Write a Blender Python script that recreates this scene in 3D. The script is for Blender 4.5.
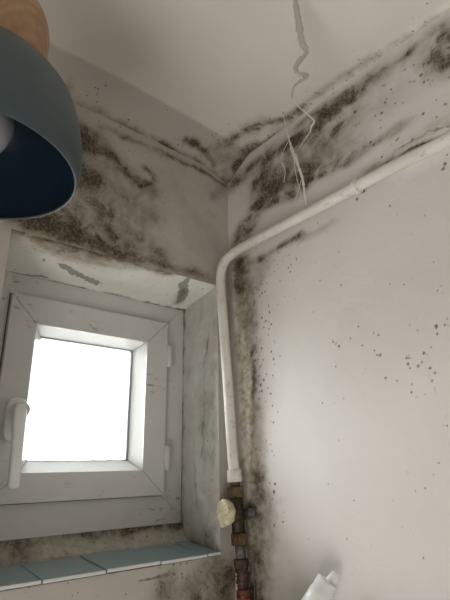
import bpy, bmesh, math, random
import numpy as np
from mathutils import Vector, Matrix

scene = bpy.context.scene
for o in list(bpy.data.objects):
    bpy.data.objects.remove(o)
random.seed(7)
RNG = np.random.default_rng(11)
EYE = 1.65                                  # camera height above the floor

# ------------------------------------------------------------------ camera
YAW, PITCH, ROLL, FPX = math.radians(39.92), math.radians(19.30), math.radians(-1.01), 475.3
Fw = np.array([math.sin(YAW)*math.cos(PITCH), math.cos(YAW)*math.cos(PITCH), math.sin(PITCH)])
R0 = np.cross(Fw, [0, 0, 1]); R0 /= np.linalg.norm(R0); U0 = np.cross(R0, Fw)
Rt = math.cos(ROLL)*R0 + math.sin(ROLL)*U0
Up = -math.sin(ROLL)*R0 + math.cos(ROLL)*U0
cd = bpy.data.cameras.new('camera'); cam = bpy.data.objects.new('camera', cd)
scene.collection.objects.link(cam)
cam.matrix_world = Matrix(((Rt[0], Up[0], -Fw[0], 0), (Rt[1], Up[1], -Fw[1], 0), (Rt[2], Up[2], -Fw[2], EYE), (0, 0, 0, 1)))
cd.sensor_fit = 'HORIZONTAL'; cd.sensor_width = 36; cd.lens = 36*FPX/450; cd.clip_start = 0.01
scene.camera = cam

# ------------------------------------------------------------------ light
w = bpy.data.worlds.new('overcast_sky'); scene.world = w; w.use_nodes = True
bg = w.node_tree.nodes['Background']
bg.inputs[1].default_value = 19.0                      # flat white overcast daylight over a duller ground
wn = w.node_tree; tc = wn.nodes.new('ShaderNodeTexCoord'); sx = wn.nodes.new('ShaderNodeSeparateXYZ'); wr = wn.nodes.new('ShaderNodeValToRGB')
wn.links.new(tc.outputs['Generated'], sx.inputs[0]); mr_ = wn.nodes.new('ShaderNodeMapRange'); mr_.inputs[1].default_value = -1; mr_.inputs[2].default_value = 1
wn.links.new(sx.outputs['Z'], mr_.inputs[0]); wn.links.new(mr_.outputs[0], wr.inputs[0]); wn.links.new(wr.outputs[0], bg.inputs[0])
wr.color_ramp.elements[0].position = .47; wr.color_ramp.elements[0].color = (.46, .48, .46, 1)
wr.color_ramp.elements[1].position = .51; wr.color_ramp.elements[1].color = (.96, 1.0, 1.0, 1)
pl = bpy.data.lights.new('window_portal', 'AREA'); pl.shape = 'RECTANGLE'; pl.size = 0.22; pl.size_y = 0.25
pl.cycles.is_portal = True
po = bpy.data.objects.new('window_portal', pl); scene.collection.objects.link(po)
po.location = (0.411, 0.975, EYE+0.131); po.rotation_euler = (math.radians(-90), 0, 0)
hl = bpy.data.lights.new('hall_fill', 'AREA'); hl.shape = 'RECTANGLE'; hl.size = 1.2; hl.size_y = 0.7
hl.energy = 14.5; hl.color = (1.0, 0.975, 0.94)
ho = bpy.data.objects.new('hall_fill', hl); scene.collection.objects.link(ho)
ho.location = (-0.80, -0.12, 0.65); ho.rotation_euler = (0, math.radians(-130), 0)    # added fill light in the unseen hall, tilted up to brighten the ceiling
vs = scene.view_settings
vs.view_transform = 'Standard'; vs.look = 'None'; vs.gamma = 1.0; vs.use_curve_mapping = False; vs.exposure = 0.0

# ------------------------------------------------------------------ room measures (metres, camera stands at x=0 y=0)
XR, YB, ZC = 0.657, 0.769, 0.735            # right wall, window wall, ceiling above eye
XL, YF = -0.50, -1.15
WX0, WX1, WZ0, WZ1 = 0.182, 0.621, -0.156, 0.380   # window opening in the wall

def ray(x, y): return Rt*(x-225) + Up*(300-y) + Fw*FPX
def onX(x, y, a=XR): d = ray(x, y); return d*a/d[0]
def onY(x, y, b=YB): d = ray(x, y); return d*b/d[1]
def onZ(x, y, h=ZC): d = ray(x, y); return d*h/d[2]
def W(p): return Vector((float(p[0]), float(p[1]), float(p[2])+EYE))

# ------------------------------------------------------------------ node helpers
def mat(name, col=(.8, .8, .8), rough=.5, metal=0.0, spec=.5):
    m = bpy.data.materials.new(name); m.use_nodes = True
    b = m.node_tree.nodes['Principled BSDF']
    b.inputs['Base Color'].default_value = (*col, 1); b.inputs['Roughness'].default_value = rough
    b.inputs['Metallic'].default_value = metal; b.inputs['Specular IOR Level'].default_value = spec
    return m
class NT:
    def __init__(s, m): s.m = m; s.t = m.node_tree; s.b = s.t.nodes['Principled BSDF']; s.co = s.n('ShaderNodeTexCoord').outputs['Object']
    def n(s, k, **kw):
        x = s.t.nodes.new(k)
        for a, v in kw.items(): setattr(x, a, v)
        return x
    def l(s, a, b): s.t.links.new(a, b)
    def put(s, sock, v):
        if isinstance(v, bpy.types.NodeSocket): s.l(v, sock)
        else: sock.default_value = v
    def noise(s, scale, detail=4, rough=.55, dist=0.0, vec=None):
        x = s.n('ShaderNodeTexNoise'); s.l(vec or s.co, x.inputs['Vector'])
        x.inputs['Scale'].default_value = scale; x.inputs['Detail'].default_value = detail
        x.inputs['Roughness'].default_value = rough; x.inputs['Distortion'].default_value = dist
        return x.outputs['Fac']
    def vor(s, scale):
        x = s.n('ShaderNodeTexVoronoi'); s.l(s.co, x.inputs['Vector']); x.inputs['Scale'].default_value = scale
        return x.outputs['Distance']
    def attr(s, name): return s.n('ShaderNodeAttribute', attribute_name=name).outputs['Fac']
    def math(s, op, a, b=0.0, clamp=False):
        x = s.n('ShaderNodeMath', operation=op, use_clamp=clamp); s.put(x.inputs[0], a); s.put(x.inputs[1], b); return x.outputs[0]
    def rng(s, v, a, b, c=0.0, d=1.0, smooth=False):
        x = s.n('ShaderNodeMapRange'); x.interpolation_type = 'SMOOTHSTEP' if smooth else 'LINEAR'
        s.put(x.inputs[0], v)
        for i, q in enumerate((a, b, c, d)): x.inputs[1+i].default_value = q
        return x.outputs[0]
    def mix(s, f, a, b):
        x = s.n('ShaderNodeMix', data_type='RGBA'); s.put(x.inputs['Factor'], f)
        for k, v in (('A', a), ('B', b)):
            sk = [i for i in x.inputs if i.name == k and i.type == 'RGBA'][0]
            s.put(sk, v if isinstance(v, bpy.types.NodeSocket) else (*v, 1))
        return [o for o in x.outputs if o.type == 'RGBA'][0]
    def bump(s, h, strength=.3, dist=.002):
        x = s.n('ShaderNodeBump'); s.put(x.inputs['Height'], h); x.inputs['Strength'].default_value = strength
        x.inputs['Distance'].default_value = dist; s.l(x.outputs[0], s.b.inputs['Normal'])
    def col(s, c): s.l(c, s.b.inputs['Base Color'])

def plaster(name, c1, c2, cove=None):
    """painted plaster; point attributes carry where mould, brown damp and flaked paint sit"""
    m = mat(name, c1, .85, 0, .2); t = NT(m)
    fine = t.noise(230, 6, .65); mid = t.noise(45, 8, .68, .4); big = t.noise(7, 3, .5)
    base = t.mix(t.rng(big, .35, .65), c1, c2)
    if cove: base = t.mix(t.attr('cove'), base, t.mix(t.rng(big, .35, .65), *cove))      # wall's darker colour over the cove, painting in its shade
    # brown damp stain / bare plaster
    br = t.math('MULTIPLY', t.attr('brown'), t.rng(t.noise(60, 6, .65), .3, .62, .35, 1.15), clamp=True)
    bc = t.mix(t.rng(t.noise(90, 5, .6), .35, .65), (.26, .205, .125), (.52, .46, .355))
    base = t.mix(br, base, bc)
    ch = t.rng(t.math('ADD', t.attr('chip'), t.rng(t.noise(120, 4, .6), .3, .7, -.3, .3)), .42, .55)
    base = t.mix(t.math('MULTIPLY', ch, .85), base, t.mix(mid, (.25, .235, .205), (.36, .345, .31)))
    # mould: a soft smudged film, then denser dark growth, then fine grain
    mo = t.attr('mold'); cloud = t.noise(24, 8, .60, .5)
    film = t.math('MULTIPLY', mo, t.rng(cloud, .30, .68, .35, 1.5))
    base = t.mix(t.rng(film, .02, .90, 0, .86), base, t.mix(mid, (.105, .083, .048), (.205, .172, .115)))
    gr = t.math('MULTIPLY', film, t.rng(t.noise(190, 7, .70), .34, .66, .45, 1.4))
    base = t.mix(t.rng(gr, .45, 1.35, 0, .85, True), base, (.040, .033, .022))
    # single mould spots
    sp = t.rng(t.math('MULTIPLY', t.attr('spot'), t.rng(fine, .3, .7, .7, 1.3)), .30, .8, 0, .88)
    base = t.mix(sp, base, (.085, .075, .060))
    t.col(base)
    h = t.math('ADD', t.math('MULTIPLY', fine, .35), t.math('MULTIPLY', mid, .7))
    h = t.math('SUBTRACT', h, t.math('MULTIPLY', ch, .6))
    t.bump(h, .32, .003)
    return m

M = {}
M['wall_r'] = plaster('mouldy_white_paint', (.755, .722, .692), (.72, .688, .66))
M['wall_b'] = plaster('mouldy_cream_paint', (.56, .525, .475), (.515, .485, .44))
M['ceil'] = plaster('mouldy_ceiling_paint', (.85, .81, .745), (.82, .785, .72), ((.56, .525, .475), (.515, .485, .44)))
M['soffit'] = plaster('flaking_cream_paint', (.88, .86, .80), (.83, .81, .75))
M['reveal'] = plaster('flaking_reveal_paint', (.70, .70, .665), (.62, .62, .58))
M['plain'] = mat('plain_white_paint', (.72, .69, .65), .85)

m = M['pvc'] = mat('grimy_white_plastic', (.70, .69, .66), .35); t = NT(m)
mp = t.n('ShaderNodeMapping'); t.l(t.co, mp.inputs[0]); mp.inputs['Scale'].default_value = (.35, 1, 1)
st = t.math('MULTIPLY', t.rng(t.noise(110, 6, .7, 0, mp.outputs[0]), .55, .66), t.rng(t.noise(9, 3, .5), .53, .66))
gr = t.rng(t.noise(16, 5, .6), .35, .75, 0, .25)
t.col(t.mix(t.math('MULTIPLY', st, .8), t.mix(gr, (.69, .69, .67), (.49, .485, .45)), (.05, .045, .035)))
t.bump(t.noise(60, 3), .05)
M['bead'] = mat('white_bead_plastic', (.84, .84, .82), .3)
M['seal'] = mat('dark_rubber_seal', (.10, .10, .095), .7)
M['gasket'] = mat('grey_gasket', (.33, .36, .38), .6)
m = M['glass'] = bpy.data.materials.new('window_glass'); m.use_nodes = True
nt = m.node_tree; nt.nodes.remove(nt.nodes['Principled BSDF']); out = nt.nodes['Material Output']
tr = nt.nodes.new('ShaderNodeBsdfTransparent'); gl = nt.nodes.new('ShaderNodeBsdfGlossy'); mx = nt.nodes.new('ShaderNodeMixShader')
fr = nt.nodes.new('ShaderNodeFresnel'); fr.inputs[0].default_value = 1.4; gl.inputs['Roughness'].default_value = .02
nt.links.new(fr.outputs[0], mx.inputs[0]); nt.links.new(tr.outputs[0], mx.inputs[1]); nt.links.new(gl.outputs[0], mx.inputs[2])
nt.links.new(mx.outputs[0], out.inputs[0])
m = M['tile'] = mat('pale_blue_glaze', (.33, .45, .50), .22); t = NT(m)
t.col(t.mix(t.rng(t.noise(40, 5, .65), .45, .72, 0, .55), t.mix(t.noise(9, 3), (.22, .34, .39), (.30, .42, .46)), (.36, .33, .27)))
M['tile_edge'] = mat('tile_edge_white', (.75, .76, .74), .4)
m = M['grout'] = mat('dirty_mortar', (.30, .28, .24), .9); t = NT(m)
t.col(t.mix(t.rng(t.noise(70, 6, .7), .35, .65), (.10, .09, .07), (.42, .40, .35))); t.bump(t.noise(150, 5), .5)
m = M['pipe'] = mat('old_white_pipe_paint', (.78, .76, .71), .45); t = NT(m)
t.col(t.mix(t.math('MULTIPLY', t.rng(t.noise(80, 6, .7), .55, .7), .5), t.mix(t.rng(t.noise(14, 4), .4, .7), (.80, .78, .73), (.70, .67, .60)), (.28, .25, .19)))
t.bump(t.noise(90, 4), .15)
def metal(name, a, b, rough=.5, me=.8):
    m = mat(name, a, rough, me); t = NT(m); t.col(t.mix(t.rng(t.noise(110, 6, .7), .35, .65), a, b)); t.bump(t.noise(200, 4), .3); return m
M['brass'] = metal('tarnished_brass', (.20, .135, .06), (.085, .065, .04))
M['dark_brass'] = metal('dark_corroded_brass', (.075, .06, .035), (.03, .026, .02), .6, .6)
M['nut'] = metal('old_brass_nut', (.22, .15, .075), (.06, .047, .03), .45)
M['lead'] = metal('grey_corroded_metal', (.20, .20, .19), (.07, .065, .06), .6, .5)
M['copper'] = metal('reddish_copper', (.115, .055, .042), (.05, .036, .03), .55, .4)
M['red'] = metal('red_oxide', (.30, .055, .03), (.10, .04, .03), .6, 0)
m = M['ivory'] = mat('worn_ivory_plastic', (.72, .64, .42), .45); t = NT(m)
t.col(t.mix(t.rng(t.noise(110, 6, .7), .5, .66, 0, .8), (.76, .69, .48), (.28, .20, .10))); t.bump(t.noise(90, 3), .3)
m = M['shade'] = mat('matt_blue_grey_enamel', (.115, .165, .185), .42); t = NT(m)
t.col(t.mix(t.rng(t.noise(30, 4), .3, .7), (.054, .080, .091), (.048, .072, .082))); t.bump(t.noise(350, 3), .04)
M['lining'] = mat('navy_enamel_inside', (.011, .024, .040), .35)
M['lip'] = mat('bare_rim_edge', (.55, .60, .60), .3)
m = M['wood'] = mat('pale_beech', (.45, .28, .15), .45); t = NT(m)
mp = t.n('ShaderNodeMapping'); t.l(t.co, mp.inputs[0]); mp.inputs['Scale'].default_value = (1, 1, .35); mp.inputs['Rotation'].default_value = (.5, .35, 0)
wv = t.n('ShaderNodeTexWave', wave_type='BANDS', bands_direction='Z'); t.l(mp.outputs[0], wv.inputs[0])
wv.inputs['Scale'].default_value = 75; wv.inputs['Distortion'].default_value = 3.5; wv.inputs['Detail'].default_value = 3
t.col(t.mix(t.rng(t.math('ADD', t.math('MULTIPLY', wv.outputs['Fac'], .22), t.math('MULTIPLY', t.noise(60, 4), .78)), .2, .8), (.30, .165, .08), (.46, .285, .155)))
M['bulb'] = mat('opal_bulb_glass', (.40, .42, .45), .25)
M['cord'] = mat('grey_textile_cord', (.25, .25, .25), .8)
M['bottle'] = mat('white_bottle_plastic', (.88, .89, .89), .35)
M['web'] = mat('dusty_web', (.78, .75, .68), .95)
M['web_dark'] = mat('grey_dust_ribbon', (.50, .47, .42), .95)
M['board'] = mat('white_board', (.68, .67, .65), .5)
m = M['floor'] = mat('floor_tile', (.40, .37, .33), .4); t = NT(m); t.col(t.mix(t.noise(12, 4), (.66, .64, .60), (.72, .70, .66)))

# ------------------------------------------------------------------ object helpers
COL = scene.collection
def link(name, me, m, parent=None, smooth=False):
    o = bpy.data.objects.new(name, me); COL.objects.link(o)
    for x in (m if isinstance(m, (list, tuple)) else [m]): me.materials.append(x)
    if smooth: me.polygons.foreach_set('use_smooth', [True]*len(me.polygons))
    if parent:
        o.parent = parent
        r = parent
        while r.parent: r = r.parent
        me.transform(Matrix.Translation(-r.location))
    return o
def tag(o, label=None, cat=None, group=None, kind=None):
    for k, v in (('label', label), ('category', cat), ('group', group), ('kind', kind)):
        if v: o[k] = v
    return o
def empty(name, loc, **kw):
    o = bpy.data.objects.new(name, None); COL.objects.link(o); o.location = loc; o.empty_display_size = .05
    return tag(o, **kw)
def from_bm(name, bm, m, parent=None, smooth=False):
    bmesh.ops.recalc_face_normals(bm, faces=bm.faces)
    me = bpy.data.meshes.new(name); bm.to_mesh(me); bm.free()
    return link(name, me, m, parent, smooth)
def box_bm(a, b, bev=0.0, bm=None):
    bm = bm or bmesh.new()
    v = [bm.verts.new((x, y, z)) for x in (a[0], b[0]) for y in (a[1], b[1]) for z in (a[2], b[2])]
    for f in ((0, 1, 3, 2), (4, 6, 7, 5), (0, 4, 5, 1), (2, 3, 7, 6), (0, 2, 6, 4), (1, 5, 7, 3)): bm.faces.new([v[i] for i in f])
    if bev: bmesh.ops.bevel(bm, geom=bm.edges[:], offset=bev, segments=2, profile=.5, affect='EDGES')
    return bm
def catmull(P, n=8):
    P = [np.array(p, float) for p in P]; Q = [2*P[0]-P[1]] + P + [2*P[-1]-P[-2]]; out = []
    for i in range(1, len(Q)-2):
        a, b, c, d = Q[i-1:i+3]
        for k in range(n):
            s = k/n
            out.append(.5*((2*b) + (c-a)*s + (2*a-5*b+4*c-d)*s*s + (3*b-a-3*c+d)*s**3))
    return out + [P[-1]]
def tube_bm(P, rad, seg=14, flat=1.0, cap=True, bm=None, twist=None):
    bm = bm or bmesh.new(); P = [Vector(p) for p in P]; n = len(P)
    rad = list(rad) if hasattr(rad, '__len__') else [rad]*n
    T = [(P[min(i+1, n-1)]-P[max(i-1, 0)]).normalized() for i in range(n)]
    N = T[0].orthogonal().normalized(); rings = []
    for i in range(n):
        N = (N - T[i]*N.dot(T[i])).normalized(); B = T[i].cross(N)
        tw = twist[i] if twist else 0
        rings.append([bm.verts.new(P[i] + (N*math.cos(q)*math.cos(tw) - B*flat*math.sin(q)*math.sin(tw) + B*math.cos(q)*math.sin(tw) + N*0 + B*flat*math.sin(q)*math.cos(tw) if False else
                        ((N*math.cos(tw)+B*math.sin(tw))*math.cos(q) + (B*math.cos(tw)-N*math.sin(tw))*flat*math.sin(q)))*rad[i])
                      for q in (2*math.pi*k/seg for k in range(seg))])
    for a, b in zip(rings, rings[1:]):
        for k in range(seg): bm.faces.new((a[k], a[(k+1) % seg], b[(k+1) % seg], b[k]))
    if cap: bm.faces.new(rings[0][::-1]); bm.faces.new(rings[-1])
    return bm
def lathe_bm(prof, origin, axis=(0, 0, 1), seg=48, bm=None, lobes=0, lobe=0.0, caps=(True, True)):
    """prof: (distance along axis, radius)"""
    bm = bm or bmesh.new(); A = Vector(axis).normalized(); N = A.orthogonal().normalized(); B = A.cross(N); O = Vector(origin); rings = []
    for (h, r) in prof:
        rings.append([bm.verts.new(O + A*h + (N*math.cos(q)+B*math.sin(q))*r*(1+lobe*math.cos(lobes*q))) for q in (2*math.pi*k/seg for k in range(seg))])
    for a, b in zip(rings, rings[1:]):
        for k in range(seg): bm.faces.new((a[k], a[(k+1) % seg], b[(k+1) % seg], b[k]))
    if caps[0] and prof[0][1] > 1e-5: bm.faces.new(rings[0][::-1])
    if caps[1] and prof[-1][1] > 1e-5: bm.faces.new(rings[-1])
    bmesh.ops.remove_doubles(bm, verts=bm.verts, dist=1e-6)
    return bm
def vnoise(x, y, seed=0, octaves=4):
    """smooth value noise on numpy arrays"""
    out = np.zeros_like(x); amp = 1.0; tot = 0
    for o in range(octaves):
        r = np.random.default_rng(seed+o).random((64, 64))
        xi = np.floor(x).astype(int); yi = np.floor(y).astype(int); fx = x-xi; fy = y-yi
        fx = fx*fx*(3-2*fx); fy = fy*fy*(3-2*fy); g = lambda i, j: r[(xi+i) % 64, (yi+j) % 64]
        out += amp*((g(0, 0)*(1-fx)+g(1, 0)*fx)*(1-fy) + (g(0, 1)*(1-fx)+g(1, 1)*fx)*fy); tot += amp
        amp *= .5; x = x*2.03+5.1; y = y*2.03+1.7
    return out/tot
def axis_vals(*segs):
    """(a, b, step) runs joined into one rising list"""
    out = []
    for a, b, st in segs:
        n = max(1, int(round((b-a)/st))); out += list(np.linspace(a, b, n+1)[:-1])
    return np.array(out+[segs[-1][1]])
def grid(name, us, vs_, fn, m, attrs=None, hole=None, parent=None, flip=False):
    Ug, Vg = np.meshgrid(us, vs_, indexing='ij'); P = fn(Ug, Vg); nu, nv = len(us), len(vs_)
    co = np.stack([P[0], P[1], P[2]+EYE], -1).reshape(-1, 3)
    i, j = np.meshgrid(np.arange(nu-1), np.arange(nv-1), indexing='ij'); i = i.ravel(); j = j.ravel()
    if hole is not None:
        k = ~hole((us[i]+us[i+1])/2, (vs_[j]+vs_[j+1])/2); i = i[k]; j = j[k]
    a = i*nv+j; q = np.stack([a, a+nv, a+nv+1, a+1], -1)
    if flip: q = q[:, ::-1]
    used = np.unique(q); re = np.full(len(co), -1); re[used] = np.arange(len(used))
    q = re[q]; co2 = co[used]
    me = bpy.data.meshes.new(name)
    me.vertices.add(len(co2)); me.vertices.foreach_set('co', co2.ravel())
    me.loops.add(q.size); me.loops.foreach_set('vertex_index', q.ravel())
    me.polygons.add(len(q)); me.polygons.foreach_set('loop_start', np.arange(0, q.size, 4)); me.polygons.foreach_set('loop_total', np.full(len(q), 4))
    me.update(calc_edges=True); me.validate()
    for k in ('mold', 'brown', 'chip', 'spot', 'cove'):
        val = (attrs or {}).get(k)
        if val is None: continue
        at = me.attributes.new(k, 'FLOAT', 'POINT'); at.data.foreach_set('value', np.clip(val, 0, 1.5).ravel()[used].astype(np.float32))
    return link(name, me, m, parent, True)
def strokes(Ug, Vg, lst, warp=1.0):
    """each stroke: (polyline in surface metres, radius, strength)"""
    wu = .016*(vnoise(Ug*38, Vg*38, 71)-.5) + .006*(vnoise(Ug*130, Vg*130, 75)-.5)
    wv = .016*(vnoise(Ug*38+9, Vg*38, 81)-.5) + .006*(vnoise(Ug*130, Vg*130+7, 85)-.5)
    D = np.zeros_like(Ug); Ug = Ug+wu*warp; Vg = Vg+wv*warp
    for pts, r, s, *pw in lst:
        pw = pw[0] if pw else 1
        d2 = np.full(Ug.shape, 1e9)
        if len(pts) == 1: pts = [pts[0], pts[0]]
        for (ax, ay), (bx, by) in zip(pts, pts[1:]):
            dx, dy = bx-ax, by-ay; L = dx*dx+dy*dy+1e-12
            tt = np.clip(((Ug-ax)*dx+(Vg-ay)*dy)/L, 0, 1)
            d2 = np.minimum(d2, (Ug-ax-tt*dx)**2+(Vg-ay-tt*dy)**2)
        D = 1-(1-D)*(1-np.clip(s*np.exp(-(d2/(r*r))**pw), 0, .97))
    return D
def strokes_r(Ug, Vg, lst):
    """streaks on the right wall run wider along the wall than up it"""
    return strokes(Ug*.52, Vg, [([(a*.52, b) for a, b in q[0]],)+tuple(q[1:]) for q in lst])
def spots(Ug, Vg, us, vs_, lst):
    D = np.zeros_like(Ug)
    for (u, v), r in lst:
        i0, i1 = np.searchsorted(us, [u-3*r, u+3*r]); j0, j1 = np.searchsorted(vs_, [v-3*r, v+3*r])
        if i1 <= i0 or j1 <= j0: continue
        s = np.s_[i0:i1, j0:j1]
        D[s] = np.maximum(D[s], np.exp(-((Ug[s]-u)**2+(Vg[s]-v)**2)/(r*r)))
    return D

# ------------------------------------------------------------------ right wall (u = y, v = z)
r_ = lambda *q: [(onX(x, y)[1], onX(x, y)[2]) for x, y in q]
PX = .0017
us = axis_vals((YF, .0, .12), (.0, .12, .01), (.12, YB, .0025)); vs_ = axis_vals((-EYE, -.40, .15), (-.40, -.24, .02), (-.24, ZC+.01, .0025))
Ug, Vg = np.meshgrid(us, vs_, indexing='ij')
mold = strokes_r(Ug, Vg, [
    (r_((231, 186), (255, 166), (300, 137), (330, 113)), 10*PX, .80), (r_((262, 160), (310, 132), (345, 100)), 9*PX, .65), (r_((330, 110), (370, 80), (405, 54)), 8*PX, .70), (r_((405, 54), (448, 20)), 5*PX, .45),
    (r_((300, 124), (350, 88)), 5*PX, .6), (r_((330, 112), (385, 78)), 13*PX, .28),
    (r_((262, 178), (268, 196)), 13*PX, .92), (r_((272, 172), (300, 152), (330, 135)), 20*PX, .66), (r_((270, 190), (300, 172)), 14*PX, .72),
    (r_((250, 222), (262, 206), (296, 192)), 7*PX, .9), (r_((292, 190), (318, 177), (345, 163)), 7*PX, .85), (r_((345, 158), (405, 125)), 6*PX, .55), (r_((300, 176), (350, 148)), 12*PX, .52),
    (r_((340, 128), (390, 100)), 16*PX, .22), (r_((237, 243), (246, 224)), 10*PX, .95), (r_((256, 205), (248, 225)), 8*PX, .7),
    (r_((238, 262), (243, 285)), 10*PX, .95), (r_((243, 285), (247, 325)), 8*PX, .45), (r_((252, 262), (275, 250), (300, 234)), 5*PX, .8), (r_((262, 264), (252, 290)), 9*PX, .5), (r_((300, 240), (330, 224)), 5*PX, .3),
    (r_((252, 290), (255, 350), (257, 410)), 3*PX, .42), (r_((254, 345), (255, 395)), 1.6*PX, .95),
    (r_((259, 410), (263, 480)), 4*PX, .30), (r_((268, 300), (270, 400)), 12*PX, .10),
    (r_((256, 475), (262, 500)), 10*PX, .65), (r_((252, 515), (257, 560), (260, 612)), 11*PX, .80), (r_((264, 500), (266, 540)), 9*PX, .35),
    (r_((444, 42), (455, 60)), 13*PX, .90), (r_((440, 30), (452, 25)), 9*PX, .6),
    (r_((405, 158), (425, 150), (452, 143)), 3*PX, .8), (r_((372, 167), (405, 160)), 5*PX, .45)])
brown = strokes_r(Ug, Vg, [(r_((243, 262), (245, 330), (248, 400), (251, 480)), 7.5*PX, .92, 3),
    (r_((252, 500), (256, 610)), 9*PX, .8), (r_((265, 190), (320, 150)), 18*PX, .35), (r_((231, 184), (330, 108)), 12*PX, .25)])
sl = []
def sc(n, x0, x1, y0, y1, a, b):
    for k in range(n):
        p = r_((RNG.uniform(x0, x1), RNG.uniform(y0, y1)))[0]; sl.append((p, RNG.uniform(a, b)*PX*1.3))
for q, rr in [((390, 206), 1.6), ((357, 199), 2.1), ((318, 223), 1.2), ((390, 284), 1), ((436, 326), 1.9), ((445, 325), 1.4), ((437, 334), 1.4), ((380, 355), 1.7), ((377, 355), 1.3),
              ((339, 346), 1.9), ((407, 358), 1.6), ((424, 353), 1.7), ((408, 364), 1.6), ((418, 366), 1.8), ((422, 362), 1.4), ((430, 368), 1.6), ((435, 373), 1.5), ((397, 381), 1.3),
              ((421, 75), 2.2), ((410, 82), 1.4), ((428, 80), 1.4), ((424, 82), 1.6), ((414, 65), 1.3), ((423, 114), 2.2), ((445, 104), 1.6), ((436, 100), 1.2), ((382, 113), 2), ((445, 164), 2), ((443, 169), 2),
              ((262, 318), 2), ((259, 296), 1.5), ((266, 321), 1.8), ((261, 385), 2.3), ((264, 380), 2.1), ((262, 391), 2), ((259, 376), 1.6), ((268, 388), 1.6), ((254, 355), 1.6), ((280, 356), 1.4), ((274, 341), 1.3),
              ((274, 492), 2.3), ((275, 484), 2), ((270, 483), 1.4), ((272, 499), 1.3), ((355, 112), 2.6), ((340, 118), 1.7), ((320, 95), 1.7), ((331, 90), 1.6)]:
    sl.append((r_(q)[0], rr*PX))
sc(55, 253, 278, 285, 420, .6, 1.5); sc(30, 255, 300, 240, 290, .5, 1.1); sc(26, 262, 285, 400, 540, .5, 1.2); sc(26, 330, 445, 325, 400, .5, 1.2); sc(30, 300, 450, 400, 560, .4, .9)
sc(36, 290, 450, 210, 330, .4, .9); sc(60, 300, 450, 60, 135, .5, 1.3); sc(26, 255, 330, 240, 300, .4, 1.0); sc(18, 370, 450, 135, 165, .6, 1.6)
spot = spots(Ug, Vg, us, vs_, sl)
spot = np.maximum(spot, .62*strokes(Ug, Vg, [(r_((424, 365), (434, 385), (442, 410), (444, 450)), .0016, .7), (r_((400, 148), (415, 141), (432, 136), (452, 130)), .0022, 1.2)]))
nz = vnoise(Ug*14, Vg*14, 3)-.5
hd = np.minimum(1, np.minimum(YB-Ug, ZC-Vg)/.05).clip(0, 1)
# trowelled lump where the pipe disappears into the plaster
lump = strokes(Ug, Vg, [(r_((405, 157), (452, 134), (520, 100)), .022, 1.0)])
def fr_(u, v): return (XR - 0*u + nz*.003*hd - lump*.013*(.7+.6*vnoise(u*60, v*60, 9)), u, v)
wall_right = grid('wall_right', us, vs_, fr_, M['wall_r'], dict(mold=mold, brown=brown, spot=spot, chip=np.zeros_like(Ug)), flip=True)
tag(wall_right, 'white painted right wall with black mould along ceiling and corner', kind='structure')

# ------------------------------------------------------------------ window wall (u = x, v = z)
b_ = lambda *q: [(onY(x, y)[0], onY(x, y)[2]) for x, y in q]
PB = .0021
us = axis_vals((XL, .0, .1), (.0, WX0, .003), (WX0, WX1, .0028), (WX1, XR, .003))
vs_ = axis_vals((-EYE, -.32, .15), (-.32, WZ0, .003), (WZ0, WZ1, .01), (WZ1, ZC+.01, .0028))
Ug, Vg = np.meshgrid(us, vs_, indexing='ij')
mold = strokes(Ug, Vg, [
    (b_((76, 135), (95, 148), (116, 160)), 10*PB, .95), (b_((95, 150), (120, 168)), 12*PB, .60), (b_((78, 160), (95, 182)), 13*PB, .55), (b_((70, 140), (85, 200)), 16*PB, .30),
    (b_((125, 168), (140, 182)), 8*PB, .80), (b_((146, 168), (154, 174), (152, 182), (142, 182)), 5*PB, .75), (b_((96, 185), (118, 205)), 20*PB, .42), (b_((130, 190), (142, 212)), 12*PB, .45),
    (b_((152, 192), (158, 218)), 9*PB, .48), (b_((12, 214), (60, 230), (100, 246), (135, 258)), 9*PB, .9), (b_((135, 258), (180, 270), (208, 277)), 7*PB, .62),
    (b_((45, 222), (80, 226), (105, 237)), 13*PB, .85), (b_((112, 232), (128, 247)), 11*PB, .80), (b_((60, 212), (95, 212), (125, 222)), 13*PB, .50), (b_((138, 238), (165, 257)), 12*PB, .50),
    (b_((0, 200), (40, 215)), 14*PB, .6), (b_((75, 185), (125, 225)), 32*PB, .32), (b_((100, 126), (160, 152), (205, 172), (226, 186)), 3.4*PB, .70), (b_((62, 118), (100, 138)), 9*PB, .60),
    (b_((229, 188), (229, 215)), 3*PB, .75), (b_((229, 215), (231, 250)), 2.2*PB, .5), (b_((215, 195), (226, 186)), 7*PB, .45), (b_((170, 190), (205, 250)), 26*PB, .13),
    (b_((165, 592), (200, 582), (226, 572)), 13*PB, .5), (b_((200, 602), (232, 592)), 16*PB, .75), (b_((215, 562), (234, 572)), 10*PB, .7), (b_((168, 582), (180, 608)), 9*PB, .4),
    (b_((230, 285), (236, 550)), 4*PB, .25)])
brown = strokes(Ug, Vg, [(b_((20, 222), (100, 246), (140, 258)), 8*PB, .5), (b_((90, 150), (130, 205)), 25*PB, .2), (b_((180, 600), (232, 580)), 20*PB, .35)])
sl = []
for n, x0, x1, y0, y1, a, b in [(40, 150, 225, 180, 280, .4, .9), (50, 90, 200, 120, 160, .4, 1.0), (60, 150, 228, 560, 600, .5, 1.3), (40, 75, 170, 140, 250, .5, 1.1), (20, 0, 150, 575, 600, .3, .8)]:
    for k in range(n): sl.append((b_((RNG.uniform(x0, x1), RNG.uniform(y0, y1)))[0], RNG.uniform(a, b)*PB))
spot = spots(Ug, Vg, us, vs_, sl)
nz = vnoise(Ug*12, Vg*12, 5)-.5
ed = np.minimum(np.minimum(XR-Ug, ZC-Vg), np.maximum(np.maximum(WX0-Ug, Ug-WX1), np.maximum(WZ0-Vg, Vg-WZ1)))
hd = (ed/.03).clip(0, 1)
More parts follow.
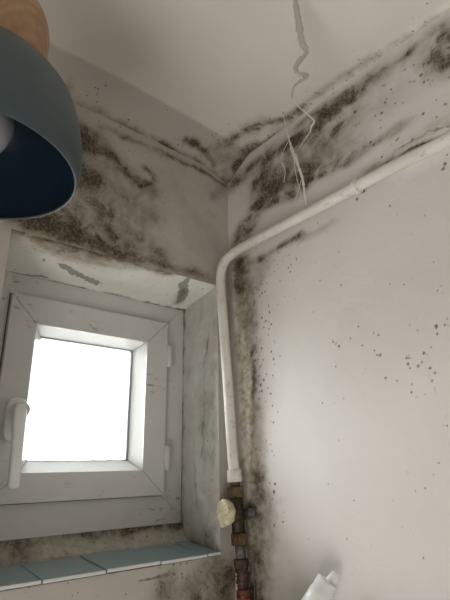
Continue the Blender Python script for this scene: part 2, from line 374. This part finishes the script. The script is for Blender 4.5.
inhole = lambda u, v: (u > WX0) & (u < WX1) & (v > WZ0) & (v < WZ1)
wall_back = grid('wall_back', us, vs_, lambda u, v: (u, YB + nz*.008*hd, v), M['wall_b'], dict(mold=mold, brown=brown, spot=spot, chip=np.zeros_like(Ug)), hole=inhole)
tag(wall_back, 'grey cream window wall with clouds of black mould', kind='structure')

# window reveal: soffit, right jamb, left jamb
YW = .912
us = axis_vals((WX0-.006, WX1+.012, .0025)); vs_ = axis_vals((0, 1, .02)); Ug, Vg = np.meshgrid(us, vs_, indexing='ij')
def sofxy(u, v): return np.stack([u, YB+(YW-YB)*v], 0)
def spt(x, y):
    v = .5
    for k in range(14): P = onZ(x, y, WZ1+(.356-WZ1)*min(max(v, -.1), 1)); v = .5*v+.5*(P[1]-YB)/(YW-YB)
    return (P[0], (P[1]-YB)/(YW-YB))
s_ = lambda *q: [spt(x, y) for x, y in q]
# surface metres: second coordinate scaled so that distances are true
SV = YW-YB; sm = lambda lst: [([(a, b*SV) for a, b in pts], r, s) for pts, r, s in lst]
chip = strokes(Ug, Vg*SV, sm([(s_((62, 268), (72, 272), (88, 280), (98, 284)), .009, .95), (s_((55, 266), (66, 268)), .005, .6), (s_((184, 284), (180, 300)), .011, 1.3), (s_((189, 279), (183, 292)), .008, .9), (s_((204, 290),), .004, .8),
    (s_((30, 255),), .004, .6), (s_((46, 262),), .004, .6), (s_((120, 285),), .004, .7), (s_((12, 274), (45, 277)), .004, .8), (s_((150, 280),), .003, .6)]))
brown = strokes(Ug, Vg*SV, sm([(s_((18, 229), (60, 244), (110, 258)), .030, .97), (s_((110, 258), (165, 273)), .014, .7), (s_((40, 248), (85, 262)), .018, .6)]))
mold = strokes(Ug, Vg*SV, sm([(s_((12, 224), (60, 239), (120, 259), (170, 273)), .012, .85), (s_((20, 230), (50, 244), (90, 256)), .024, .55), (s_((90, 262), (135, 270)), .01, .3), (s_((183, 290), (178, 303)), .010, .8), (s_((5, 272.5), (100, 293), (183, 310.5)), .0055, 1.2)]))
sl = [((RNG.uniform(WX0, WX1), RNG.uniform(0, SV)), RNG.uniform(.0006, .002)) for k in range(70)]
spot = spots(Ug, Vg*SV, us, vs_*SV, sl)
nzs = vnoise(Ug*16, Vg*2.2, 21)-.5
def fs(u, v):
    edge = np.exp(-(v/.12)**2); zz = WZ1 + (.356-WZ1)*v + nzs*.012*np.minimum(1, (1-v)*5)*np.minimum(1, v*4) + .010*np.sin(np.clip(v, 0, 1)*math.pi)*.3
    return (u, YB+(YW-YB)*v, zz - .006*np.clip(chip, 0, 1)*0)
grid('reveal_soffit', us, vs_, fs, M['soffit'], dict(mold=mold, brown=brown, spot=spot, chip=chip), parent=wall_back, flip=True)
us = axis_vals((0, 1, .025)); vs_ = axis_vals((WZ0, WZ1, .003)); Ug, Vg = np.meshgrid(us, vs_, indexing='ij')
mold = .16*vnoise(Ug*9, Vg*40, 31)/.5 + .6*strokes(Ug*SV, Vg, [([(.03, .25), (.05, .10), (.04, -.12)], .03, .30), ([(.01, .30), (.02, .0)], .008, .35), ([(.03, .28), (.045, .23)], .004, .9), ([(.05, .21), (.05, .10), (.06, .02)], .002, .7),
    ([(.0, -.15), (.15, -.145)], .012, .8), ([(.09, .05), (.085, -.02), (.075, -.08)], .0025, .7), ([(.0, -.1), (.05, -.13)], .02, .5), ([(.135, -.14), (.135, .36)], .005, 1.2)])
chip = strokes(Ug*SV, Vg, [([(.02, .2), (.04, .05), (.03, -.1)], .025, .2)])
spot = spots(Ug*SV, Vg, us*SV, vs_, [((RNG.uniform(0, SV), RNG.uniform(WZ0, .3)), RNG.uniform(.0008, .002)) for k in range(60)])
nzj = vnoise(Ug*2, Vg*16, 41)-.5
def soff_z(v): return WZ1 + (.356-WZ1)*v
grid('reveal_jamb', us, vs_, lambda u, v: (WX1 + .0045*u + nzj*.006*np.minimum(1, u*4)*np.minimum(1, (1-u)*6), YB+(YW-YB)*u, v+.0*u), M['reveal'], dict(mold=mold, chip=chip, spot=spot, brown=.12*np.ones_like(Ug)), parent=wall_back, flip=True)
us = axis_vals((0, 1, .1)); vs_ = axis_vals((WZ0, WZ1, .05)); Ug, Vg = np.meshgrid(us, vs_, indexing='ij')
grid('reveal_jamb', us, vs_, lambda u, v: (WX0 + .004*u, YB+(YW-YB)*u, v+.0*u), M['reveal'], dict(mold=.2*np.ones_like(Ug)), parent=wall_back)

# ------------------------------------------------------------------ ceiling (u = x, v = y), sagging into a cove along the window wall
us = axis_vals((XL-.05, -.1, .1), (-.1, .05, .02), (.05, XR+.008, .0028)); vs_ = axis_vals((YF-.05, .0, .1), (.0, .10, .01), (.10, YB+.008, .0028)); Ug, Vg = np.meshgrid(us, vs_, indexing='ij')
def ceil_z(x, y):
    """sagging ceiling: slopes down to the right wall, plaster cove along the window wall"""
    t = np.clip((x-.22)/(XR-.22), 0, 1); qb = np.clip(1-(YB-y)/(.064+.020*t), 0, 1)
    sag = .033*t*t*(1.6-.6*t)
    return ZC - sag - (.055-.030*t)*qb**.95
def cpt(x, y):
    h = .71
    for k in range(14):
        P = onZ(x, y, h); h = .5*h + .5*float(ceil_z(P[0], P[1]))
    return (P[0], P[1])
c_ = lambda *q: [cpt(x, y) for x, y in q]
PC = .0021
mold = strokes(Ug, Vg, [(c_((186, 140), (196, 143), (206, 150)), 4*PC, .95), (c_((195, 141),), 6*PC, .7), (c_((228, 142), (250, 129), (258, 127)), 5*PC, .85), (c_((205, 152), (230, 143)), 6*PC, .45), (c_((258, 128), (285, 118), (305, 107)), 5*PC, .65),
    (c_((216, 157), (235, 158), (262, 142)), 7*PC, .55), (c_((225, 168), (240, 160), (255, 150)), 5*PC, .75), (c_((300, 108), (350, 72)), 5*PC, .45), (c_((350, 72), (440, 14)), 3.5*PC, .42),
    ([(.12, YB), (.40, YB), (XR, YB)], .010, .75), ([(XR, .769), (XR, .55)], .012, .7), (c_((66, 90), (72, 110), (90, 122)), 6*PC, .5), (c_((240, 135), (262, 122)), 10*PC, .35)])
sl = []
for n, x0, x1, y0, y1, a, b in [(26, 60, 110, 85, 125, .4, 1.1), (30, 110, 190, 100, 150, .4, .8), (50, 190, 275, 118, 160, .5, 1.2), (10, 165, 190, 134, 150, .6, 1.2)]:
    for k in range(n):
        x, y = RNG.uniform(x0, x1), RNG.uniform(y0, y1)
        sl.append((c_((x, y))[0], RNG.uniform(a, b)*PC))
for k in range(70):
    x = RNG.uniform(280, 445); y = 122-(x-290)*.714-abs(RNG.normal(0, 8))
    sl.append((c_((x, y))[0], RNG.uniform(.4, 1.1)*PC))
spot = spots(Ug, Vg, us, vs_, sl)
chip = strokes(Ug, Vg, [(c_((208, 154), (214, 162)), 2.6*PC, 1.3)])
brown = strokes(Ug, Vg, [(c_((207, 152), (215, 163)), 3*PC, 1.2), (c_((205, 150), (240, 150)), 12*PC, .3)])
dY = YB-Vg; dX = XR-Ug
nzc = vnoise(Ug*10, Vg*10, 51)-.5
def fc(u, v):
    s = np.exp(-(dX/.05)**2)*np.exp(-(dY/.05)**2)                       # rounded three-way corner
    rim = .0022*np.exp(-((dX-.005)/.0028)**2) + .004*np.clip(1-dX/.012, 0, 1)   # lifted paper edge along the right wall
    return (u, v, ceil_z(u, v) - .018*s - rim + nzc*.003*np.minimum(1, dX/.05))
tq = np.clip((Ug-.22)/(XR-.22), 0, 1); cove_shade = np.clip(.5-(dY-(.064+.020*tq))/.006, 0, 1)
ceiling = grid('ceiling', us, vs_, fc, M['ceil'], dict(cove=cove_shade, mold=mold, brown=brown, spot=spot, chip=chip), flip=True)
tag(ceiling, 'off white ceiling with mould spreading from its corner', kind='structure')

# ------------------------------------------------------------------ rest of the room
def slab(name, a, b, m, **kw): return tag(from_bm(name, box_bm((a[0], a[1], a[2]+EYE), (b[0], b[1], b[2]+EYE)), m), kind='structure', **kw)
slab('floor', (XL-.1, YF-.1, -EYE-.1), (XR+.1, YB+.1, -EYE), M['floor'], label='beige floor of the small room')
fb = bmesh.new(); DY0, DY1, DZ = -.50, .25, .37          # left wall, behind the camera, with a doorway added for the fill light
for a, b in (((XL-.1, YF-.1, 0), (XL, DY0, EYE+ZC+.02)), ((XL-.1, DY1, 0), (XL, YB, EYE+ZC+.02)), ((XL-.1, DY0, EYE+DZ), (XL, DY1, EYE+ZC+.02))): box_bm(a, b, 0, fb)
tag(from_bm('wall_left', fb, M['plain']), 'plain white left wall with an added doorway', kind='structure')
slab('wall_front', (XL, YF-.1, -EYE), (XR+.1, YF, ZC+.02), M['plain'], label='plain white wall behind the camera')
hall = bmesh.new()                                          # short hall stub added around the fill light
HX0, HX1, HY0, HY1, HZ = XL-.9, XL-.1, -.9, .6, EYE+ZC
for a, b in (((HX0, HY0, -.1), (HX1, HY1, 0)), ((HX0, HY0, HZ), (HX1, HY1, HZ+.05)), ((HX0-.05, HY0, 0), (HX0, HY1, HZ)), ((HX0, HY1, 0), (HX1, HY1+.05, HZ)), ((HX0, HY0-.05, 0), (HX1, HY0, HZ))): box_bm(a, b, 0, hall)
tag(from_bm('wall_hall', hall, M['plain']), 'plain white hall stub added beyond the doorway', kind='structure')

# ------------------------------------------------------------------ window
win = empty('window_1', W((.403, .905, -.1115)), label='small white plastic tilt window in the deep recess', kind='structure')
def ring(name, outer, yo, inner, yi, yb, m, parent, gap=.0004, bev=.0012):
    """four mitred rails; outer / inner = (x0, x1, z0, z1); front face runs from yo (outer) to yi (inner), back at yb"""
    ox0, ox1, oz0, oz1 = outer; ix0, ix1, iz0, iz1 = inner
    O = [(ox0, oz0), (ox1, oz0), (ox1, oz1), (ox0, oz1)]; I = [(ix0, iz0), (ix1, iz0), (ix1, iz1), (ix0, iz1)]; res = []
    for k in range(4):
        a, b = O[k], O[(k+1) % 4]; c, d = I[(k+1) % 4], I[k]
        g = np.array([b[0]-a[0], b[1]-a[1]]); g = g/np.linalg.norm(g)*gap
        pts = [(a, yo, 1), (b, yo, -1), (c, yi, -1), (d, yi, 1)]
        bm = bmesh.new(); fr = [bm.verts.new(W((p[0]+g[0]*s, y, p[1]+g[1]*s))) for p, y, s in pts]; bk = [bm.verts.new(W((p[0]+g[0]*s, yb, p[1]+g[1]*s))) for p, y, s in pts]
        bm.faces.new(fr); bm.faces.new(bk[::-1])
        for i in range(4): bm.faces.new((fr[i], fr[(i+1) % 4], bk[(i+1) % 4], bk[i]))
        if bev: bmesh.ops.bevel(bm, geom=bm.edges[:], offset=bev, segments=2, profile=.5, affect='EDGES')
        res.append(from_bm(name, bm, m, parent))
    return res
ring('frame_rail', (.1825, .640, -.1115, .374), .905, (.243, .560, -.040, .302), .905, .965, M['pvc'], win, .00015, .0008)
ring('sash_seal', (.2280, .5755, -.0550, .3155), .9030, (.240, .562, -.042, .304), .9030, .906, M['seal'], win, 0, 0)
ring('sash_rail', (.2295, .5740, -.0535, .3140), .892, (.2800, .5215, -.0045, .2610), .892, .958, M['pvc'], win)
ring('glazing_bead', (.2797, .5218, -.0048, .2613), .8955, (.3040, .5110, .0150, .2500), .9355, .948, M['bead'], win, .0003, .001)
ring('glass_gasket', (.296, .518, .008, .258), .9345, (.3055, .5065, .0170, .2475), .9365, .950, M['gasket'], win, 0, 0)
from_bm('glass_pane', box_bm(W((.296, .940, .008)), W((.518, .944, .258))), M['glass'], win)
for z0, z1 in ((.212, .262), (-.005, .045)):
    h = from_bm('hinge', lathe_bm([(0, .004), (.001, .0058), (z1-z0-.001, .0058), (z1-z0, .004)], W((.5795, .8925, z0)), seg=20), M['pvc'], win, True)
    from_bm('hinge_leaf', box_bm(W((.5795, .8985, z0+.004)), W((.596, .9052, z1-.004)), .001), M['pvc'], h)
# handle
def capsule_plate(cx, cz, hw, hh, y0, y1, m, name, parent):
    bm = bmesh.new(); ringv = []
    for y, s in ((y1, 1.0), (y0+.002, 1.0), (y0, .90)):
        ringv.append([bm.verts.new(W((cx + math.copysign(abs(math.cos(q))**.75, math.cos(q))*hw*s, y, cz + (hh-hw)*(1 if math.sin(q) > 0 else -1)*(1 if abs(math.sin(q)) > 1e-6 else 0) + math.sin(q)*hw*s))) for q in (2*math.pi*(k+.5)/28 for k in range(28))])
    for a, b in zip(ringv, ringv[1:]):
        for k in range(28): bm.faces.new((a[k], a[(k+1) % 28], b[(k+1) % 28], b[k]))
    bm.faces.new(ringv[-1]); bm.faces.new(ringv[0][::-1])
    return from_bm(name, bm, m, parent, False)
hd_ = from_bm('window_handle', lathe_bm([(0, .0125), (.012, .0115), (.030, .0115)], W((.2640, .888, .0975)), (0, -1, 0), 24), M['bead'], win, True)
capsule_plate(.2610, .083, .0185, .0375, .8820, .8925, M['bead'], 'handle_rosette', hd_)
ht, hb = onY(19.5, 411, .855), onY(13.5, 487, .850)
bm = bmesh.new(); rr = []
for (p, hx, hy) in ((ht+[0, .004, .012], .006, .006), (ht+[0, 0, .006], .0098, .0095), (ht, .0108, .0105), (ht*.75+hb*.25, .0098, .0088), (ht*.4+hb*.6, .0090, .0078), (hb, .0088, .007), (hb+[0, 0, -.002], .006, .005)):
    rr.append([bm.verts.new(W((p[0]+math.copysign(abs(math.cos(q))**.5, math.cos(q))*hx, p[1]+math.copysign(abs(math.sin(q))**.5, math.sin(q))*hy, p[2]))) for q in (2*math.pi*(k+.5)/20 for k in range(20))])
for a, b in zip(rr, rr[1:]):
    for k in range(20): bm.faces.new((a[k], a[(k+1) % 20], b[(k+1) % 20], b[k]))
bm.faces.new(rr[0]); bm.faces.new(rr[-1][::-1])
from_bm('handle_lever', bm, M['bead'], hd_, True)

# ------------------------------------------------------------------ tiled sill
sill = empty('window_sill', W((.40, YB, -.156)), label='window sill of pale blue glazed tiles below the window', cat='window sill')
bm = bmesh.new()
v = [bm.verts.new(W(p)) for x in (WX0, WX1+.003) for p in ((x, YB+.001, -.1525), (x, .910, -.1425), (x, .910, -.175), (x, YB+.001, -.175))]
for f in ((0, 1, 2, 3), (4, 7, 6, 5), (0, 4, 5, 1), (1, 5, 6, 2), (2, 6, 7, 3), (3, 7, 4, 0)): bm.faces.new([v[i] for i in f])
box_bm(W((WX0-.01, .9055, -.175)), W((WX1+.02, .964, -.1122)), 0, bm)
from_bm('mortar_bed', bm, M['grout'], sill)
xs = [WX0+.001, .2905, .3905, .4905, .5900, WX1+.001]
for x0, x1 in zip(xs, xs[1:]):
    bm = bmesh.new(); dz = random.uniform(-.0008, .0008); g = .0012
    ys = ((YB-.0035, -.1490), (.900, -.1390))
    v = [bm.verts.new(W((x, y, z+dz-t_))) for x in (x0+g, x1-g) for (y, z) in ys for t_ in (0, .005)]
    for f in ((0, 1, 3, 2), (4, 6, 7, 5), (0, 4, 5, 1), (2, 3, 7, 6), (0, 2, 6, 4), (1, 5, 7, 3)): bm.faces.new([v[i] for i in f])
    bmesh.ops.bevel(bm, geom=bm.edges[:], offset=.0011, segments=2, profile=.5, affect='EDGES')
    bmesh.ops.recalc_face_normals(bm, faces=bm.faces); bm.normal_update()
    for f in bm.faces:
        if f.normal.y < -.35: f.material_index = 1  # front edge whitened: worn glaze plus a painted highlight
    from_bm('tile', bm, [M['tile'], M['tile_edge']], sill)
# dirty mortar fillet between sill and frame
us = axis_vals((WX0, WX1+.004, .003)); vs_ = axis_vals((0, 1, .07)); Ug, Vg = np.meshgrid(us, vs_, indexing='ij')
nf = vnoise(Ug*28, Vg*2.5, 61)-.5; nf2 = vnoise(Ug*9, Vg*.5, 65)-.5
def ff(u, v):
    return (u, .868 + nf2*.012*(1-v) + .036*v**.8 + nf*.010*np.sin(v*math.pi), -.1422 + .033*v**1.5 + nf*.006*np.sin(v*math.pi))
mold = .12+.8*strokes(Ug, Vg*.04, [([(WX0, .040), (.62, .040)], .011, .95), ([(WX0, 0), (.62, 0)], .006, .6), ([(.25, .02), (.30, .02)], .02, .6)])
grid('mortar_fillet', us, vs_, ff, M['reveal'], dict(mold=mold, brown=.5*np.ones_like(Ug), chip=.3*np.ones_like(Ug)), parent=sill)

# ------------------------------------------------------------------ white pipe with stop valve
PV = W((.630, .735, 0)); base_z = -EYE
pipe = empty('water_pipe', (.630, .735, 0), label='white painted pipe bent along the mouldy corner with old brass stop valve', cat='pipe')
path = [W(p) for p in catmull([onX(234.3, 474, .630), onX(231.6, 440, .626), onX(228.2, 390, .620), onX(224.0, 330, .6165), onX(220.9, 290, .614), onX(221.0, 273, .615), onX(226.0, 260, .620), onX(237.5, 250.5, .629), onX(251, 242.8, .634),
       onX(300, 217, .638), onX(357, 186.5, .640), onX(400, 163.5, .643), onX(450, 139, .6462), np.array(onX(450, 139, .6462))+[0, -.15, 0], np.array(onX(450, 139, .6462))+[0, -.45, 0], np.array([.6462, YF+.004, onX(450, 139, .6462)[2]])], 10)]
from_bm('pipe_tube', tube_bm(path, .0105, 20), M['pipe'], pipe, True)
pc = Vector(W(onX(357, 186.5, .640))); ax = Vector((.003, -.276, .005)).normalized()
cl_ = from_bm('pipe_clip', lathe_bm([(-.004, .0108), (-.004, .0136), (.004, .0136), (.004, .0108)], pc, ax, 24), M['pipe'], pipe, True)
from_bm('clip_screw', box_bm((pc.x+.008, pc.y-.004, pc.z-.006), (XR+.002, pc.y+.004, pc.z+.006), .001), M['lead'], cl_)
AX = np.array(onX(240.0, 548, .634)) - np.array(onX(234.3, 474, .630)); AXn = AX/np.linalg.norm(AX)
P0 = np.array(onX(234.3, 474, .630))
def vz(y):                                                    # point on the valve axis at picture height y
    return P0 + AX*(y-474)/(548-474)
def seg(name, y0, y1, r0, r1, m, seg_=28, lob=0, par=None, rim=.0012):
    a, b = vz(y0), vz(y1); L = float(np.linalg.norm(b-a))
    return from_bm(name, lathe_bm([(0, r0*.86), (rim, r0), (L-rim, r1), (L, r1*.86)], W(a), AX, seg_), m, par or pipe, seg_ > 8)
seg('end_collar', 469, 482.5, .0138, .0145, M['pipe'])
seg('threaded_neck', 481, 488, .0095, .0095, M['brass'])
for k in range(3): pass
seg('hex_nut', 487, 498.5, .0170, .0170, M['nut'], 6)
seg('valve_body', 497, 536, .0122, .0122, M['dark_brass'])
seg('body_collar', 510, 521, .0142, .0142, M['dark_brass'])
seg('hex_nut', 533, 545, .0165, .0165, M['nut'], 6)
seg('lower_neck', 543.5, 560, .0095, .0095, M['lead'])
seg('pipe_union', 558, 567, .0138, .0130, M['copper'], 8)
ys_ = np.linspace(565, 588, 12)
from_bm('copper_sleeve', tube_bm([W(vz(y)+[RNG.normal(0, .0006), RNG.normal(0, .0006), 0]) for y in ys_], [.0112+RNG.normal(0, .0012) for y in ys_], 16), M['copper'], pipe, True)
kc = vz(515); kd = np.array([-.95, .22, .04])
kn = from_bm('valve_stem', lathe_bm([(0, .0075), (.022, .0065)], W(kc), kd, 20), M['dark_brass'], pipe, True)
from_bm('valve_knob', lathe_bm([(.010, .011), (.012, .0165), (.018, .0200), (.026, .0235), (.0310, .0240), (.0325, .0215), (.033, .010), (.031, .008)], W(kc+[0, 0, .002]), kd, 48, None, 6, .05), M['ivory'], kn, True)
sd = np.array([.62, -.78, -.02]); sc_ = vz(513)
stb = from_bm('drain_stub', lathe_bm([(.008, .0062), (.030, .0062)], W(sc_), sd, 18), M['dark_brass'], pipe, True)
from_bm('stub_cap', lathe_bm([(.021, .0070), (.022, .0078), (.0335, .0078), (.0345, .006)], W(sc_), sd, 18), M['lead'], stb, True)
lowp = [W(vz(575)), W(vz(590)), W(vz(612)), W(vz(640)+[0, -.004, 0])]
lx = lowp[-1]; lowp += [Vector((lx.x, lx.y, EYE-.45)), Vector((lx.x, lx.y, .002))]
from_bm('riser_pipe', tube_bm(lowp, .0085, 18), M['copper'], pipe, True)
a = vz(583)
rb = seg('red_bracket', 586, 600, .0125, .0125, M['red'])
from_bm('bracket_band', lathe_bm([(0, .0132), (.005, .0132)], W(vz(590)), AX, 24), M['nut'], rb, True)
wp = [W(p) for p in catmull([vz(546)+[-.001, -.012, 0], vz(562)+[.010, -.014, 0], vz(578)+[.014, -.014, 0], vz(592)+[.016, -.012, 0], vz(615)+[.017, -.008, 0]], 6)]
from_bm('earth_wire', tube_bm(wp, .0011, 8), M['lead'], pipe, True)

# ------------------------------------------------------------------ pendant lamp hanging close to the camera
HR = .298; LX, LY = .2166*HR, 1.6544*HR
lamp = empty('pendant_lamp', W((LX, LY, HR)), label='blue grey dome pendant lamp with pale wooden neck, unlit', cat='lamp')
prof = [(.298, .1105), (.306, .1130), (.322, .1138), (.345, .1120), (.368, .1075), (.390, .1005), (.405, .0915), (.418, .0805), (.428, .0695), (.435, .0600)]
prof = [(h, r) for h, r in catmull([(a, b) for a, b in prof], 4)]
from_bm('lamp_shade', lathe_bm([(h, r) for h, r in prof]+[(.436, .02)], W((LX, LY, 0)), seg=96, caps=(False, True)), M['shade'], lamp, True)
inn = [(h+.0004, r-.0028) for h, r in prof if h < .431]+[(.4318, .01)]
ln = bmesh.new(); lathe_bm(inn, W((LX, LY, 0)), seg=96, bm=ln, caps=(False, True))
from_bm('shade_lining', ln, M['lining'], lamp, True)
lp = bmesh.new(); tt = [2*math.pi*k/96 for k in range(97)]
tube_bm([W((LX+.1091*math.cos(q), LY+.1091*math.sin(q), HR+.0002)) for q in tt], .0016, 8, cap=False, bm=lp)
from_bm('shade_rim', lp, M['shade'], lamp, True)
wprof = catmull([(.4355, .0570), (.443, .0592), (.459, .0618), (.478, .0630), (.494, .0625), (.510, .0590), (.523, .0520), (.533, .0400), (.538, .0230), (.540, .0080)], 4)
from_bm('wooden_neck', lathe_bm([tuple(x) for x in wprof], W((LX, LY, 0)), seg=72), M['wood'], lamp, True)
from_bm('lamp_cord', tube_bm([W((LX, LY, .538)), W((LX, LY, .62)), W((LX, LY, ZC-.018))], .0035, 12), M['cord'], lamp, True)
from_bm('ceiling_rose', lathe_bm([(ZC-.024, .008), (ZC-.022, .045), (ZC-.002, .05), (ZC, .05)], W((LX, LY, 0)), seg=40), M['wood'], lamp, True)
bb = from_bm('light_bulb', lathe_bm([(.318, .0005), (.320, .011), (.326, .023), (.336, .033), (.350, .0390), (.364, .0390), (.377, .033), (.388, .025), (.398, .0185), (.406, .0165)], W((LX, LY, 0)), seg=48), M['bulb'], lamp, True)
from_bm('bulb_socket', lathe_bm([(.398, .019), (.400, .021), (.432, .021)], W((LX, LY, 0)), seg=32), M['cord'], bb, True)

# ------------------------------------------------------------------ bottle leaning on the right wall
bt = onX(320, 595, .614)                                       # cap centre
bax = np.array([.41, -.42, .81]); bax /= np.linalg.norm(bax)
bot = empty('squeeze_bottle', W(bt - bax*.20), label='white plastic squeeze bottle with nozzle leaning towards the right wall', cat='bottle')
bo = W(bt)
from_bm('bottle_body', lathe_bm([(-.205, .026), (-.203, .033), (-.196, .0355), (-.07, .0355), (-.052, .0335), (-.036, .026), (-.026, .0185), (-.012, .0175)], bo, bax, 40), M['bottle'], bot, True)
cp = from_bm('bottle_cap', lathe_bm([(-.022, .0172), (-.021, .0182), (.004, .0176), (.005, .0166), (.0205, .0162), (.0225, .0150), (.0227, .003)], bo, bax, 40), M['bottle'], bot, True)
sp_o = bo + Vector(Rt*.0055 + Up*(-.001))
from_bm('cap_spout', lathe_bm([(.018, .0095), (.0225, .0092), (.0345, .0062), (.0355, .0055), (.0357, .0025), (.033, .002)], sp_o, bax, 28), M['bottle'], cp, True)
sb = bot.location.z
shelf = empty('wall_shelf', (XR, bot.location.y, sb-.04), label='white board shelf on the right wall under the leaning bottle', cat='shelf')
from_bm('shelf_board', box_bm((XR-.19, .10, sb-.040), (XR-.004, .68, sb-.0222), .002), M['board'], shelf)
for y in (.2, .56): from_bm('shelf_bracket', box_bm((XR-.15, y-.008, sb-.068), (XR-.004, y+.008, sb-.040), .002), M['lead'], shelf)

# ------------------------------------------------------------------ dusty cobwebs hanging by the corner
def atd(x, y, d): r = ray(x, y); return r*d/FPX
k0 = onZ(292.5, -24, .722); d0 = float(Fw@k0); dw = float(Fw@onX(297, 153, XR-.004))
pts = [(292.5, -24), (294.5, -5), (297, 12), (299.5, 28), (302, 43), (306.5, 50), (304.5, 56), (298.5, 62), (295.5, 69), (299, 73.5), (305, 75), (305, 78.5), (299, 82), (294, 87), (292, 94), (292.5, 99)]
rad = [1.8, 2.2, 3.0, 2.7, 2.3, 2.2, 2.4, 2.5, 2.1, 2.3, 2.3, 2.0, 1.8, 1.2, .9, .6]
dd = [d0 - .045*i/15 for i in range(16)]
cw = empty('hanging_cobweb', W(k0), label='twisted grey dusty strand hanging from the ceiling', cat='cobweb')
P = [W(p) for p in catmull([atd(x, y, d) for (x, y), d in zip(pts, dd)], 6)]
rs = np.interp(np.linspace(0, 15, len(P)), range(16), rad)*.0019*(1+.25*RNG.normal(size=len(P)).clip(-1, 1))
from_bm('dust_ribbon', tube_bm(P, list(rs), 8, .6, twist=list(np.linspace(0, 7, len(P)))), M['web_dark'], cw, True)
pts = [(292.5, 99), (299, 107), (306, 113), (314, 121), (311, 127), (310, 132), (305, 139), (300, 147), (297, 153)]
dd = np.linspace(d0-.045, dw, 9)
P = [W(p) for p in catmull([atd(x, y, d) for (x, y), d in zip(pts, dd)], 5)]
rs = np.interp(np.linspace(0, 8, len(P)), range(9), [.5, .5, .6, .8, 1.1, .9, .5, .5, .4])*.0017
from_bm('web_thread', tube_bm(P, list(rs), 6), M['web'], cw, True)
k1 = cpt(283, 112); k1 = np.array([k1[0], k1[1], float(ceil_z(*k1))-.004])
cw2 = empty('corner_cobweb', W(k1), label='pale dusty cobweb threads between mouldy wall and the white pipe', cat='cobweb')
dp = float(Fw@onX(306, 206, .634)); d1 = float(Fw@k1)
pts = [(283, 112), (285.5, 125), (289, 139), (292, 150), (295.5, 158), (299, 168), (302.5, 179), (304, 190), (306, 206)]
dd = np.linspace(d1, dp, 9)-.012*np.sin(np.linspace(0, math.pi, 9))
P = [W(p) for p in catmull([atd(x, y, d) for (x, y), d in zip(pts, dd)], 7)]
rs = np.interp(np.linspace(0, 8, len(P)), range(9), [.5, .5, .6, 1.3, 1.6, 1.1, 1.2, .7, .4])*.0024*(1+.35*RNG.normal(size=len(P)).clip(-1, 1))
from_bm('web_thread', tube_bm(P, list(rs), 6), M['web'], cw2, True)
dm = float(dd[4])
for q in ([(289, 140), (283, 152), (281, 160), (285, 170), (284, 182)], [(304, 188), (310, 191), (322, 194)], [(297, 153), (297, 160), (298, 167)], [(302, 178), (298, 192), (294, 204)], [(293, 150), (296, 175), (303, 200)]):
    dq = [dm + .01*i/len(q) for i in range(len(q))]
    from_bm('web_thread', tube_bm([W(p) for p in catmull([atd(x, y, d) for (x, y), d in zip(q, dq)], 4)], .0006, 5), M['web'], cw2, True)
